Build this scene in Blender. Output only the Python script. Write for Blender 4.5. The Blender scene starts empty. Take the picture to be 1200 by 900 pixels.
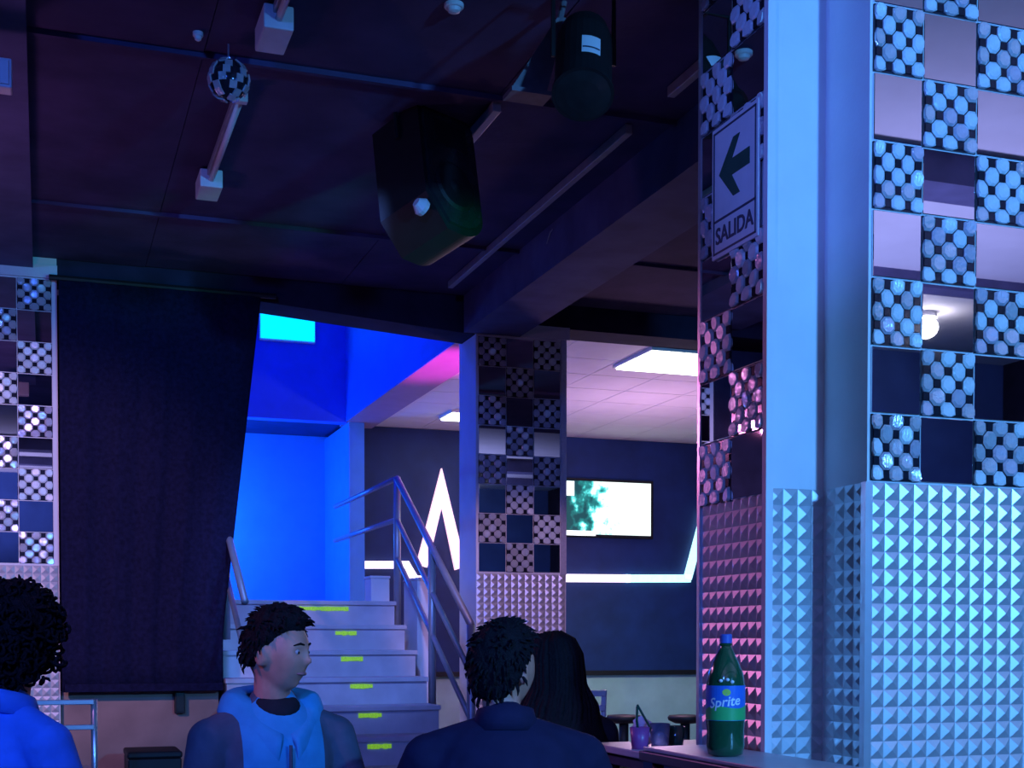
import bpy, bmesh, math, random
import numpy as np
from mathutils import Matrix, Vector, Euler

random.seed(7)
S = bpy.context.scene
C = S.collection
PI = math.pi
def R(d): return math.radians(d)

# ------------------------------------------------------------------ camera
F, HOR, PITCH, YAW, EYE = 1550.0, 750.0, R(1.5), R(19.5), 1.12
cam_d = bpy.data.cameras.new('camera')
cam = bpy.data.objects.new('camera', cam_d); C.objects.link(cam)
cam_d.sensor_fit = 'HORIZONTAL'; cam_d.sensor_width = 36.0
cam_d.lens = 36.0 * F / 1200.0
PRIN = HOR + F * math.tan(PITCH)
cam_d.shift_y = (PRIN - 450.0) / 1200.0
cam_d.clip_start = 0.05; cam_d.clip_end = 60
cam.location = (0, 0, EYE)
cam.rotation_euler = (PI / 2 - PITCH, 0, -YAW)
S.camera = cam
_rot = Euler(cam.rotation_euler).to_matrix()
def at(px, py, Y=None, Z=None, X=None):
    """room point seen at a photo pixel, on the plane Y=, Z= or X="""
    d = _rot @ Vector(((px - 600) / F, (PRIN - py) / F, -1))
    if Y is not None: t = Y / d.y
    elif Z is not None: t = (Z - EYE) / d.z
    else: t = X / d.x
    return Vector((d.x * t, d.y * t, EYE + d.z * t))

# ------------------------------------------------------------------ world / view
w = bpy.data.worlds.new('night'); S.world = w; w.use_nodes = True
w.node_tree.nodes['Background'].inputs[0].default_value = (0.02, 0.015, 0.06, 1)
w.node_tree.nodes['Background'].inputs[1].default_value = 0.3
S.view_settings.view_transform = 'Standard'
S.view_settings.look = 'None'
S.view_settings.gamma = 1.0
S.view_settings.use_curve_mapping = False
S.view_settings.exposure = 1.0

# ------------------------------------------------------------------ lights
def lamp(name, kind, loc, color, energy, radius=0.1, target=None, angle=60, blend=0.5):
    d = bpy.data.lights.new(name, kind); d.color = color; d.energy = energy
    if kind == 'AREA': d.size = radius
    else: d.shadow_soft_size = radius
    if kind == 'SPOT': d.spot_size = R(angle); d.spot_blend = blend
    o = bpy.data.objects.new(name, d); C.objects.link(o); o.location = loc
    if target is not None:
        o.rotation_euler = (Vector(target) - Vector(loc)).to_track_quat('-Z', 'Y').to_euler()
    return o
# stage wash on the tiled pillars, from behind the camera
lamp('stage_wash', 'SPOT', (2.8, -1.6, 2.3), (0.085, 0.38, 1.0), 580, 0.12, (2.5, 3.4, 1.80), 46, 0.6)
lamp('side_fill_blue', 'SPOT', (-2.0, 0.9, 2.9), (0.08, 0.18, 1.0), 240, 0.1, (2.24, 3.4, 2.75), 17, 0.8)  # added blue fill, tints the near pillar's left face
lamp('back_wall_fill', 'POINT', (4.6, -1.7, 1.5), (0.06, 0.30, 1.0), 9, 0.15)  # added unseen light, brightens the back wall reflected in the mirror tiles
lamp('stage_blue', 'SPOT', (-1.6, -0.6, 3.1), (0.045, 0.16, 1.0), 400, 0.15, (0.1, 5.5, 0.9), 56, 0.7)
# added unseen spots that brighten the pale front ceiling for the mirror tiles
lamp('ceiling_fill', 'SPOT', (4.3, 0.2, 0.9), (0.42, 0.44, 1.0), 170, 0.15, (4.3, 0.2, 3.4), 112, 0.8)
lamp('ceiling_fill', 'SPOT', (-0.8, -0.9, 0.9), (0.50, 0.44, 1.0), 150, 0.15, (-0.8, -0.9, 3.4), 120, 0.8)
lamp('pink_wash', 'SPOT', (-0.4, 7.7, 2.5), (0.85, 0.22, 0.58), 50, 0.035, (2.04, 3.7, 1.30), 28, 0.6)
lamp('pink_face_fill', 'SPOT', (-2.4, 2.4, 3.25), (1.0, 0.30, 0.50), 60, 0.08, (0.68, 3.95, 1.12), 13, 0.7)  # added pink spot to tint the young man's face
lamp('rose_fill', 'SPOT', (2.3, 4.9, 2.7), (1.0, 0.55, 0.85), 95, 0.06, (3.1, 8.6, 1.30), 26, 0.6)  # added spot brightening the front of the far central pillar
lamp('rose_fill', 'SPOT', (-1.3, 4.6, 2.3), (1.0, 0.58, 0.95), 150, 0.06, (-0.15, 8.6, 1.6), 42, 0.7)  # added spot brightening the left pillar and the brown dado
lamp('green_beam', 'SPOT', (2.5, 3.95, 2.2), (0.0, 1.0, 0.60), 40, 0.05, (1.75, 5.7, 2.80), 18, 0.6)
lamp('purple_ceiling_fill', 'POINT', (-0.6, 6.2, 2.3), (0.60, 0.25, 0.70), 8, 0.2)  # added dim purple fill for the dark ceiling
# stair hall
lamp('hall_blue', 'POINT', (1.75, 10.2, 4.35), (0.006, 0.04, 1.0), 28, 0.12)
lamp('niche_azure', 'POINT', (1.25, 12.95, 2.3), (0.02, 0.22, 1.0), 40, 0.2)
lamp('stair_wash', 'SPOT', (1.2, 5.4, 3.2), (0.15, 0.30, 1.0), 185, 0.1, (1.9, 9.0, 1.3), 34, 0.6)
# back room
lamp('pink_par', 'SPOT', (3.25, 9.25, 1.9), (1.0, 0.05, 0.75), 110, 0.05, (2.94, 9.75, 3.23), 56, 0.8)
lamp('back_pink', 'POINT', (5.2, 10.8, 2.0), (1.0, 0.54, 0.95), 32, 0.2)
lamp('back_green', 'SPOT', (4.6, 9.6, 3.1), (0.20, 1.0, 0.62), 75, 0.1, (5.9, 13.2, 0.2), 44, 0.8)

# ------------------------------------------------------------------ materials
def _hex(rgb): return (rgb[0], rgb[1], rgb[2], 1)
def mat(name, col, rough=0.5, metal=0.0, emit=None, estr=0.0, vary=0.12, scale=18.0, bump=0.0, bscale=60.0, coat=0.0, trans=0.0, ior=1.45, stretch=None, alpha=1.0):
    m = bpy.data.materials.new(name); m.use_nodes = True
    nt = m.node_tree; n = nt.nodes; l = nt.links
    b = n['Principled BSDF']
    tc = n.new('ShaderNodeTexCoord'); mp = n.new('ShaderNodeMapping')
    l.new(tc.outputs['Object'], mp.inputs[0])
    if stretch: mp.inputs['Scale'].default_value = stretch
    nz = n.new('ShaderNodeTexNoise'); nz.inputs['Scale'].default_value = scale; nz.inputs['Detail'].default_value = 4
    l.new(mp.outputs[0], nz.inputs['Vector'])
    cr = n.new('ShaderNodeValToRGB')
    cr.color_ramp.elements[0].position = 0.3; cr.color_ramp.elements[1].position = 0.7
    cr.color_ramp.elements[0].color = _hex([max(0, c * (1 - vary)) for c in col])
    cr.color_ramp.elements[1].color = _hex([min(1, c * (1 + vary)) for c in col])
    l.new(nz.outputs[0], cr.inputs[0]); l.new(cr.outputs[0], b.inputs['Base Color'])
    b.inputs['Roughness'].default_value = rough; b.inputs['Metallic'].default_value = metal
    b.inputs['Coat Weight'].default_value = coat
    if rough >= 0.75: b.inputs['Specular IOR Level'].default_value = 0.15
    b.inputs['Transmission Weight'].default_value = trans; b.inputs['IOR'].default_value = ior
    b.inputs['Alpha'].default_value = alpha
    if emit is not None:
        b.inputs['Emission Color'].default_value = _hex(emit); b.inputs['Emission Strength'].default_value = estr
    if bump:
        bn = n.new('ShaderNodeTexNoise'); bn.inputs['Scale'].default_value = bscale; bn.inputs['Detail'].default_value = 3
        l.new(mp.outputs[0], bn.inputs['Vector'])
        bp = n.new('ShaderNodeBump'); bp.inputs['Strength'].default_value = bump; bp.inputs['Distance'].default_value = 0.01
        l.new(bn.outputs[0], bp.inputs['Height']); l.new(bp.outputs[0], b.inputs['Normal'])
    return m
M = {}
M['floor'] = mat('dark_floor', (0.10, 0.09, 0.10), 0.35, vary=0.3, scale=6)
M['ceil_dark'] = mat('dark_ceiling', (0.080, 0.062, 0.145), 0.85, vary=0.25, scale=3, bump=0.2, bscale=30)
M['beam_dark'] = mat('dark_beam', (0.13, 0.13, 0.25), 0.8, vary=0.2, scale=4)
M['black_wall'] = mat('black_wall', (0.028, 0.026, 0.055), 0.9, vary=0.25, scale=5)
M['curtain'] = mat('black_drape', (0.010, 0.010, 0.036), 0.95, vary=0.3, scale=40, bump=0.3, bscale=200)
M['white_paint'] = mat('white_paint', (0.74, 0.74, 0.76), 0.6, vary=0.05, scale=5, bump=0.08, bscale=80)
M['pale_ceiling'] = mat('pale_ceiling', (0.78, 0.76, 0.80), 0.7, vary=0.04, scale=4)
M['blue_lit_paint'] = mat('blue_lit_paint', (0.05, 0.20, 0.80), 0.6, vary=0.06, scale=5, bump=0.08, bscale=80)  # blue lamp light put into the base colour of the stair hall walls
M['azure_lit_paint'] = mat('azure_light_paint', (0.10, 0.42, 0.85), 0.6, vary=0.06, scale=5)  # brighter azure light of the niche put into the base colour
M['navy_paint'] = mat('navy_paint', (0.06, 0.14, 0.42), 0.7, vary=0.15, scale=3)
M['purple_lit'] = mat('purple_lit_paint', (0.34, 0.24, 0.38), 0.6, vary=0.06, scale=5)  # dim pink-purple light on the bulkhead put into its base colour
M['brown'] = mat('brown_wall', (0.30, 0.20, 0.17), 0.75, vary=0.15, scale=5)
M['cream'] = mat('cream_wall', (0.40, 0.55, 0.52), 0.75, vary=0.08, scale=5)
M['navy'] = mat('navy_panel', (0.008, 0.030, 0.13), 0.6, vary=0.2, scale=4)
M['alu'] = mat('embossed_steel', (0.66, 0.67, 0.69), 0.38, 0.55, vary=0.06, scale=30)
M['trim'] = mat('steel_trim', (0.72, 0.72, 0.75), 0.3, 0.7, vary=0.05)
M['mirror'] = mat('mirror', (0.80, 0.82, 0.86), 0.012, 1.0, vary=0.01)
M['tile_back'] = mat('dark_glass_chip', (0.03, 0.033, 0.05), 0.12, 0.5, vary=0.2, scale=50)
M['chip_a'] = mat('silver_chip', (0.72, 0.75, 0.78), 0.10, 0.5, vary=0.08, scale=60, bump=0.25, bscale=90)
M['chip_b'] = mat('frosted_chip', (0.66, 0.74, 0.76), 0.30, 0.10, vary=0.08, scale=60, bump=0.25, bscale=90)
M['chip_c'] = mat('pearl_chip', (0.66, 0.64, 0.74), 0.20, 0.45, vary=0.08, scale=60, bump=0.25, bscale=90)
M['black'] = mat('black_plastic', (0.010, 0.010, 0.012), 0.55, vary=0.2)
M['black_gloss'] = mat('black_gloss', (0.02, 0.022, 0.024), 0.2, vary=0.2)
M['white'] = mat('white_plastic', (0.75, 0.75, 0.75), 0.4, vary=0.04)
M['dull_grey'] = mat('dull_grey_metal', (0.16, 0.14, 0.16), 0.6, 0.1, vary=0.2)
M['grey'] = mat('grey_metal', (0.42, 0.41, 0.43), 0.45, 0.3, vary=0.1)
M['chrome'] = mat('rail_steel', (0.34, 0.36, 0.42), 0.4, 0.4, vary=0.06)
M['step'] = mat('painted_step', (0.55, 0.55, 0.58), 0.6, vary=0.1, scale=8)
M['glow_tape'] = mat('glow_tape', (0.45, 0.75, 0.05), 0.5, emit=(0.30, 0.70, 0.03), estr=0.22, scale=120, vary=0.4)
M['neon_pink'] = mat('neon_pink', (1, 0.8, 0.9), 0.4, emit=(1.0, 0.56, 0.70), estr=0.70)
M['neon_white'] = mat('neon_white', (0.95, 0.9, 1), 0.4, emit=(1.0, 0.84, 0.98), estr=0.62)
M['neon_cyan'] = mat('neon_cyan', (0.6, 1, 1), 0.4, emit=(0.45, 1.0, 1.0), estr=0.75)
M['panel_light'] = mat('panel_light', (1, 1, 1), 0.5, emit=(0.90, 1.0, 0.93), estr=3.2)
M['cyan_panel'] = mat('cyan_panel', (0.1, 0.6, 0.9), 0.4, emit=(0.0, 0.52, 1.0), estr=1.0)
M['globe'] = mat('lamp_globe', (1, 1, 1), 0.4, emit=(1.0, 0.93, 1.0), estr=9.0)
M['green_ink'] = mat('dark_green_ink', (0.015, 0.09, 0.06), 0.5)
M['dark_ink'] = mat('dark_ink', (0.05, 0.06, 0.10), 0.5)
M['sign'] = mat('sign_white', (0.70, 0.72, 0.74), 0.45, vary=0.04)
M['sticker'] = mat('sticker', (0.80, 0.82, 0.86), 0.5, vary=0.03)
M['skin'] = mat('skin', (0.58, 0.25, 0.17), 0.5, vary=0.10, scale=25, bump=0.05, bscale=150)
M['hair'] = mat('black_hair', (0.008, 0.007, 0.009), 0.75, vary=0.3, scale=90, bump=0.6, bscale=160)
M['jacket_blue'] = mat('royal_blue_cloth', (0.05, 0.24, 0.80), 0.8, vary=0.12, scale=14, bump=0.4, bscale=22)
M['jacket_sky'] = mat('sky_blue_cloth', (0.045, 0.30, 0.55), 0.8, vary=0.12, scale=14, bump=0.4, bscale=22)
M['jacket_slate'] = mat('slate_cloth', (0.075, 0.09, 0.13), 0.85, vary=0.15, scale=14, bump=0.4, bscale=22)
M['jacket_navy'] = mat('navy_cloth', (0.020, 0.018, 0.048), 0.85, vary=0.2, scale=10, bump=0.5, bscale=18)
M['black_cloth'] = mat('black_cloth', (0.018, 0.017, 0.024), 0.9, vary=0.2, scale=14, bump=0.4, bscale=22)
M['denim'] = mat('dark_denim', (0.03, 0.04, 0.08), 0.9, vary=0.2, scale=40)
M['eye_white'] = mat('eye_white', (0.38, 0.36, 0.36), 0.3)
M['iris'] = mat('dark_iris', (0.02, 0.012, 0.01), 0.15)
M['lips'] = mat('lips', (0.34, 0.13, 0.12), 0.45)
M['bottle'] = mat('green_plastic', (0.015, 0.12, 0.05), 0.10, vary=0.05, coat=0.6, trans=0.35)
M['drink'] = mat('green_drink', (0.02, 0.10, 0.04), 0.2, vary=0.05)
M['lab_blue'] = mat('label_blue', (0.03, 0.16, 0.60), 0.4, vary=0.06)
M['lab_green'] = mat('label_green', (0.04, 0.45, 0.12), 0.4, vary=0.06)
M['lab_white'] = mat('label_white', (0.75, 0.85, 0.88), 0.4, vary=0.03)
M['lab_lime'] = mat('label_lime', (0.45, 0.70, 0.10), 0.4, vary=0.06)
M['cap_blue'] = mat('bottle_cap', (0.06, 0.12, 0.45), 0.4)
M['table_top'] = mat('pale_table_top', (0.40, 0.42, 0.46), 0.4, vary=0.06)
M['table_edge'] = mat('dark_table_edge', (0.05, 0.055, 0.09), 0.4)
M['glass'] = mat('clear_tumbler', (0.55, 0.65, 0.85), 0.08, trans=0.8, vary=0.03)
M['cup_red'] = mat('purple_cup', (0.30, 0.06, 0.22), 0.35)
M['napkin'] = mat('napkin', (0.75, 0.78, 0.85), 0.8)
M['green_bottle'] = mat('dark_green_glass', (0.01, 0.06, 0.04), 0.1, coat=0.5)
# television picture
def tv_mat():
    m = bpy.data.materials.new('tv_picture'); m.use_nodes = True
    nt = m.node_tree; n = nt.nodes; l = nt.links; b = n['Principled BSDF']
    tc = n.new('ShaderNodeTexCoord'); sx = n.new('ShaderNodeSeparateXYZ'); l.new(tc.outputs['Object'], sx.inputs[0])
    nz = n.new('ShaderNodeTexNoise'); nz.inputs['Scale'].default_value = 7.5; nz.inputs['Detail'].default_value = 5
    l.new(tc.outputs['Object'], nz.inputs['Vector'])
    a = n.new('ShaderNodeMath'); a.operation = 'MULTIPLY_ADD'; a.inputs[1].default_value = 1.25; a.inputs[2].default_value = -0.12
    l.new(sx.outputs['X'], a.inputs[0])
    s = n.new('ShaderNodeMath'); s.operation = 'MULTIPLY_ADD'; s.inputs[1].default_value = 1.7
    l.new(nz.outputs[0], s.inputs[0]); l.new(a.outputs[0], s.inputs[2])
    cr = n.new('ShaderNodeValToRGB'); e = cr.color_ramp.elements
    e[0].position = 0.30; e[0].color = (0.0, 0.05, 0.06, 1)
    e[1].position = 0.72; e[1].color = (0.86, 1.0, 0.96, 1)
    k = e.new(0.48); k.color = (0.01, 0.20, 0.20, 1)
    k = e.new(0.58); k.color = (0.10, 0.75, 0.72, 1)
    l.new(s.outputs[0], cr.inputs[0])
    b.inputs['Base Color'].default_value = (0.01, 0.01, 0.01, 1)
    l.new(cr.outputs[0], b.inputs['Emission Color']); b.inputs['Emission Strength'].default_value = 0.75
    return m
M['tv'] = tv_mat()
M['tv_white'] = mat('tv_caption', (1, 1, 1), 0.4, emit=(0.85, 1, 0.92), estr=0.7)

# ------------------------------------------------------------------ mesh helpers
class MB:
    def __init__(s): s.v = []; s.f = []
    def add(s, v, f):
        o = len(s.v); s.v += [tuple(p) for p in v]; s.f += [tuple(i + o for i in q) for q in f]; return s
    def box(s, x0, x1, y0, y1, z0, z1, bev=0.0):
        if bev <= 0:
            v = [(x0,y0,z0),(x1,y0,z0),(x1,y1,z0),(x0,y1,z0),(x0,y0,z1),(x1,y0,z1),(x1,y1,z1),(x0,y1,z1)]
            return s.add(v, [(3,2,1,0),(4,5,6,7),(0,1,5,4),(1,2,6,5),(2,3,7,6),(3,0,4,7)])
        bm = bmesh.new(); bmesh.ops.create_cube(bm, size=1)
        for p in bm.verts:
            p.co = ((x0+x1)/2 + p.co.x*(x1-x0), (y0+y1)/2 + p.co.y*(y1-y0), (z0+z1)/2 + p.co.z*(z1-z0))
        bmesh.ops.bevel(bm, geom=list(bm.edges), offset=bev, segments=2, affect='EDGES', profile=0.5)
        bm.verts.index_update()
        s.add([p.co[:] for p in bm.verts], [[p.index for p in q.verts] for q in bm.faces]); bm.free(); return s
    def tube(s, pts, r, n=8, cap=True):
        pts = [Vector(p) for p in pts]; rs = r if isinstance(r, (list, tuple)) else [r] * len(pts)
        v = []; up = None
        for i, p in enumerate(pts):
            t = (pts[min(i+1, len(pts)-1)] - pts[max(i-1, 0)]).normalized()
            if up is None: up = Vector((0,0,1)) if abs(t.z) < 0.9 else Vector((1,0,0))
            a = t.cross(up).normalized(); bb = a.cross(t).normalized(); up = bb
            for k in range(n):
                q = 2*PI*k/n; v.append(p + (a*math.cos(q) + bb*math.sin(q))*rs[i])
        f = []
        for i in range(len(pts)-1):
            for k in range(n): f.append((i*n+k, i*n+(k+1)%n, (i+1)*n+(k+1)%n, (i+1)*n+k))
        if cap: f.append(tuple(range(n))[::-1]); f.append(tuple(range((len(pts)-1)*n, len(pts)*n)))
        return s.add(v, f)
    def lathe(s, prof, n=24, c=(0,0,0), cap=True):
        v = []; f = []
        for (r, z) in prof:
            for k in range(n):
                a = 2*PI*k/n; v.append((c[0]+r*math.cos(a), c[1]+r*math.sin(a), c[2]+z))
        for i in range(len(prof)-1):
            for k in range(n): f.append((i*n+k, i*n+(k+1)%n, (i+1)*n+(k+1)%n, (i+1)*n+k))
        if cap: f.append(tuple(range(n))[::-1]); f.append(tuple(range((len(prof)-1)*n, len(prof)*n)))
        return s.add(v, f)
    def prism(s, poly, y0, y1):
        """poly of (x,z) counter-clockwise seen from -Y, thickness y0..y1"""
        n = len(poly)
        v = [(x, y0, z) for x, z in poly] + [(x, y1, z) for x, z in poly]
        f = [tuple(range(n)), tuple(range(2*n-1, n-1, -1))]
        for i in range(n): j = (i+1) % n; f.append((i, i+n, j+n, j))
        return s.add(v, f)
    def sphere(s, c, rad, n=16, m=10, mtx=None):
        v = [(0,0,1)]; f = []
        for i in range(1, m):
            th = PI*i/m
            for k in range(n): ph = 2*PI*k/n; v.append((math.sin(th)*math.cos(ph), math.sin(th)*math.sin(ph), math.cos(th)))
        v.append((0,0,-1)); L = len(v)-1
        for k in range(n):
            f.append((0, 1+k, 1+(k+1)%n)); f.append((L, 1+(m-2)*n+(k+1)%n, 1+(m-2)*n+k))
        for i in range(m-2):
            for k in range(n): f.append((1+i*n+k, 1+(i+1)*n+k, 1+(i+1)*n+(k+1)%n, 1+i*n+(k+1)%n))
        out = []
        for p in v:
            q = Vector((p[0]*rad[0], p[1]*rad[1], p[2]*rad[2]))
            if mtx is not None: q = mtx @ q
            out.append(q + Vector(c))
        return s.add(out, f)
    def mesh(s, name, smooth=False):
        me = bpy.data.meshes.new(name); me.from_pydata(s.v, [], s.f)
        bm = bmesh.new(); bm.from_mesh(me); bmesh.ops.recalc_face_normals(bm, faces=bm.faces); bm.to_mesh(me); bm.free()
        if smooth: me.polygons.foreach_set('use_smooth', [True]*len(me.polygons))
        me.update(); return me

W = {}
def obj(name, me, m, parent=None, loc=(0,0,0), rz=0.0, mtx=None, smooth=False, kind=None, label=None):
    """link one mesh object; loc/rz/mtx are in room space"""
    if isinstance(me, MB): me = me.mesh(name, smooth)
    o = bpy.data.objects.new(name, me); C.objects.link(o)
    if m is not None:
        m = M[m] if isinstance(m, str) else m
        if not me.materials: me.materials.append(m)
        elif me.materials[0] is not m:
            o.material_slots[0].link = 'OBJECT'; o.material_slots[0].material = m
    wm = mtx if mtx is not None else Matrix.Translation(loc) @ Matrix.Rotation(rz, 4, 'Z')
    W[o.name] = wm
    if parent is not None:
        o.parent = parent; o.matrix_local = W[parent.name].inverted() @ wm
    else: o.matrix_local = wm
    if kind: o['kind'] = kind
    if label: o['label'] = label
    return o
def tag(o, label, cat, group=None):
    o['label'] = label; o['category'] = cat
    if group: o['group'] = group
    return o
def thing(name, label, cat, loc=(0,0,0), rz=0.0, group=None):
    o = bpy.data.objects.new(name, None); C.objects.link(o); o.empty_display_size = 0.1
    wm = Matrix.Translation(loc) @ Matrix.Rotation(rz, 4, 'Z'); W[o.name] = wm; o.matrix_local = wm
    return tag(o, label, cat, group)
def struct(name, mb, m, **k): return obj(name, mb, m, kind='structure', **k)
def part(name, mb, m, t, **k):
    """mesh in its thing's own space"""
    return obj(name, mb, m, t, mtx=W[t.name].copy(), **k)
def copy_tree(o, parent=None):
    c = o.copy(); C.objects.link(c); c.parent = parent
    for ch in list(o.children): copy_tree(ch, c)
    return c

# ================================================================== SETTING
CEIL = 3.45
XL, XR, YB, YF = -3.6, 7.6, -2.7, 13.2
struct('floor', MB().box(XL, XR, YB, 14.6, -0.1, 0.0), 'floor')
struct('wall_left', MB().box(XL-0.1, XL, YB, 14.6, 0, 5.2), 'black_wall')
struct('wall_right', MB().box(XR, XR+0.1, YB, 14.6, 0, 5.2), 'black_wall')
struct('wall_back', MB().box(XL, XR, YB-0.1, YB, 0, CEIL), 'navy_paint')
# pale post on the wall behind the camera (caught in the mirror tiles)
struct('trim_1', MB().box(5.0, 5.35, YB, YB+0.2, 0, CEIL), 'white_paint')
# ceilings: pale over the front of the room, dark boards over the dance floor
cp = struct('ceiling', MB().box(XL, XR, YB, 3.2, CEIL, CEIL+0.12), 'pale_ceiling')
struct('trim_2', MB().box(XL, XR, 0.95, 1.2, CEIL-0.16, CEIL), 'beam_dark')
struct('trim_3', MB().box(XL, XR, -0.75, -0.6, CEIL-0.1, CEIL), 'beam_dark')
cd = struct('ceiling_dark', MB().box(XL, XR, 3.2, 8.6, CEIL+0.02, CEIL+0.12), 'ceil_dark')
xs = [XL, -2.0, -0.62, 0.62, 1.86, 3.1, 4.34, 5.6, XR]
ys = [3.2, 5.42, 7.5, 8.6]
for i in range(len(xs)-1):
    for j in range(len(ys)-1):
        obj('ceiling_board', MB().box(xs[i]+0.002, xs[i+1]-0.002, ys[j]+0.002, ys[j+1]-0.002, CEIL-0.002*((i*7+j*3) % 3), CEIL+0.02), 'ceil_dark', cd)
for y in ys[1:3]:
    obj('cross_channel', MB().box(XL, XR, y-0.012, y+0.012, CEIL-0.022, CEIL), 'ceil_dark', cd)
for i, (y0, y1) in enumerate(((3.6, 5.08), (5.5, 8.28))):
    obj('ceiling_rail', MB().box(2.49, 2.525, y0, y1, CEIL-0.05, CEIL-0.006, 0.004), 'grey', cd)
obj('ceiling_rail', MB().box(1.845, 1.885, 5.46, 5.98, CEIL-0.05, CEIL-0.006, 0.004), 'grey', cd)
# beams
struct('trim_4', MB().box(2.70, 3.10, 3.91, 8.6, 3.20, CEIL), 'beam_dark')
struct('trim_5', MB().box(-0.75, -0.04, 4.75, 8.58, 3.375, CEIL), 'beam_dark')
# dark header over the openings, up to the stair hall ceiling
struct('trim_6', MB().prism([(XL, 3.30), (0.1, 3.34), (1.3, 3.30), (2.80, 3.195), (2.80, 5.2), (XL, 5.2)], 8.62, 8.92), 'black_wall')
struct('trim_8', MB().box(2.80, XR, 8.62, 8.92, 3.285, 5.2), 'black_wall')
# wall left of the stairs: black above, brown dado below
struct('wall_stair_side', MB().box(XL, 1.06, 8.70, 8.85, 0.8, 3.25), 'black_wall')
struct('wall_dado', MB().box(XL, 1.06, 8.66, 8.86, 0, 0.8), 'brown')
# stair hall
struct('wall_hall_left', MB().box(0.90, 1.04, 8.92, 14.2, 0, 5.2), 'blue_lit_paint')
struct('wall_hall_header', MB().box(1.04, 2.78, 12.62, 12.78, 3.22, 5.2), 'blue_lit_paint')
struct('wall_hall_back', MB().box(1.04, 3.0, 13.8, 13.95, 0, 3.4), 'azure_lit_paint')
struct('ceiling_niche', MB().box(1.04, 2.95, 12.78, 13.95, 3.25, 3.35), 'navy')
struct('ceiling_hall', MB().box(0.90, 2.95, 8.62, 12.8, 5.1, 5.2), 'navy')
bh = struct('wall_bulkhead', MB().box(2.775, 3.10, 8.92, 12.95, 3.225, 5.1), 'purple_lit')
obj('blue_lit_face', MB().box(2.765, 2.775, 8.92, 12.62, 3.225, 5.1), 'blue_lit_paint', bh)  # added thin sheet carrying the blue light on the bulkhead's left face as colour
struct('trim_7', MB().box(2.80, 2.95, 12.62, 13.8, 1.36, 3.225), 'azure_lit_paint')
# back room
wf = struct('wall_far', MB().box(2.95, XR, YF, YF+0.12, 0, 3.38), 'cream')
obj('dark_panel', MB().box(2.96, XR, YF-0.03, YF-0.001, 0.78, 3.285), 'navy', wf)
obj('chair_rail', MB().box(2.96, XR, YF-0.05, YF-0.001, 0.74, 0.79), 'black', wf)
cb = struct('ceiling_back_room', MB().box(3.10, XR, 8.92, YF, 3.315, 3.39), 'pale_ceiling')
for i in range(8):
    for j in range(8):
        x0 = 3.10 + i*0.565; y0 = 8.92 + j*0.56
        obj('ceiling_tile', MB().box(x0+0.006, min(XR, x0+0.564), y0+0.006, min(YF-0.01, y0+0.554), 3.29, 3.315), 'pale_ceiling', cb)
for (x0, x1, y0, y1) in ((4.28, 5.6, 8.95, 9.62), (3.66, 4.3, 12.0, 12.4)):
    t = thing('ceiling_light', 'large white light panel in the pink back-room ceiling beside the tiled pillar' if x0 > 4 else 'small bright ceiling light low in the pink ceiling above the zigzag', 'light', (0, 0, 0), 0)
    part('frame', MB().box(x0-0.02, x1+0.02, y0-0.02, y1+0.02, 3.265, 3.289), 'white', t)
    part('diffuser', MB().box(x0, x1, y0, y1, 3.252, 3.266), 'panel_light', t)

# ================================================================== PILLARS
PT = 1.575                               # top of the embossed cladding
TS = 0.2                                 # tile size
# shared pieces in a frame with +x along the face, -y outwards, z up
st = 0.05
stud_me = MB().add([(0,0,0),(st,0,0),(st,0,st),(0,0,st),(st*.5,-0.009,st*.5)], [(0,1,4),(1,2,4),(2,3,4),(3,0,4),(3,2,1,0)]).mesh('stud')
mir_me = MB().box(0.003, TS-0.003, -0.008, 0, 0.003, TS-0.003, 0.002).mesh('mirror_tile')
back_me = MB().box(0.002, TS-0.002, -0.006, 0, 0.002, TS-0.002).mesh('mosaic_tile')
def oct_chip(c, mb=None, tilt=0.14, local=False):
    """bevelled glass chip, trimmed where it meets the edge of its tile"""
    mb = mb or MB(); v = []; r, h = 0.0272, 0.010
    tx, tz = random.uniform(-tilt, tilt), random.uniform(-tilt, tilt)
    for (q, y) in ((r, 0.0), (r, -h*0.5), (r*0.74, -h)):
        for k in range(8):
            a = PI/8 + k*PI/4
            x = min(max(c[0] + q*1.06*math.cos(a), 0.003), TS-0.003); z = min(max(c[1] + q*1.06*math.sin(a), 0.003), TS-0.003)
            dx, dz = x-c[0], z-c[1]
            v.append((dx if local else x, y - (0 if y == 0 else dx*tx + dz*tz), dz if local else z))
    f = [(i*8+k, i*8+(k+1) % 8, (i+1)*8+(k+1) % 8, (i+1)*8+k) for i in range(2) for k in range(8)] + [tuple(range(16, 24))]
    return mb.add(v, f)
CH = ['chip_a', 'chip_b', 'chip_c', 'chip_a', 'chip_b', 'chip_b']
cpos = [((i+0.5)*0.04, (j+0.5)*0.04) for i in range(5) for j in range(5) if (i+j) % 2 == 0]
gpos = [((i+0.5)*0.04, (j+0.5)*0.04) for i in range(5) for j in range(5) if (i+j) % 2 == 1]
chip_mes = [[oct_chip(c, local=True).mesh('chip') for k in range(3)] for c in cpos]
joined_mes = []
for k in range(4):
    mb = MB()
    for c in cpos: oct_chip(c, mb)
    joined_mes.append(mb.mesh('chips'))
gap_mb = MB()
for (x, z) in gpos: gap_mb.box(x-0.011, x+0.011, -0.0095, -0.004, z-0.011, z+0.011)
gap_me = gap_mb.mesh('dark_chips')

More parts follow.
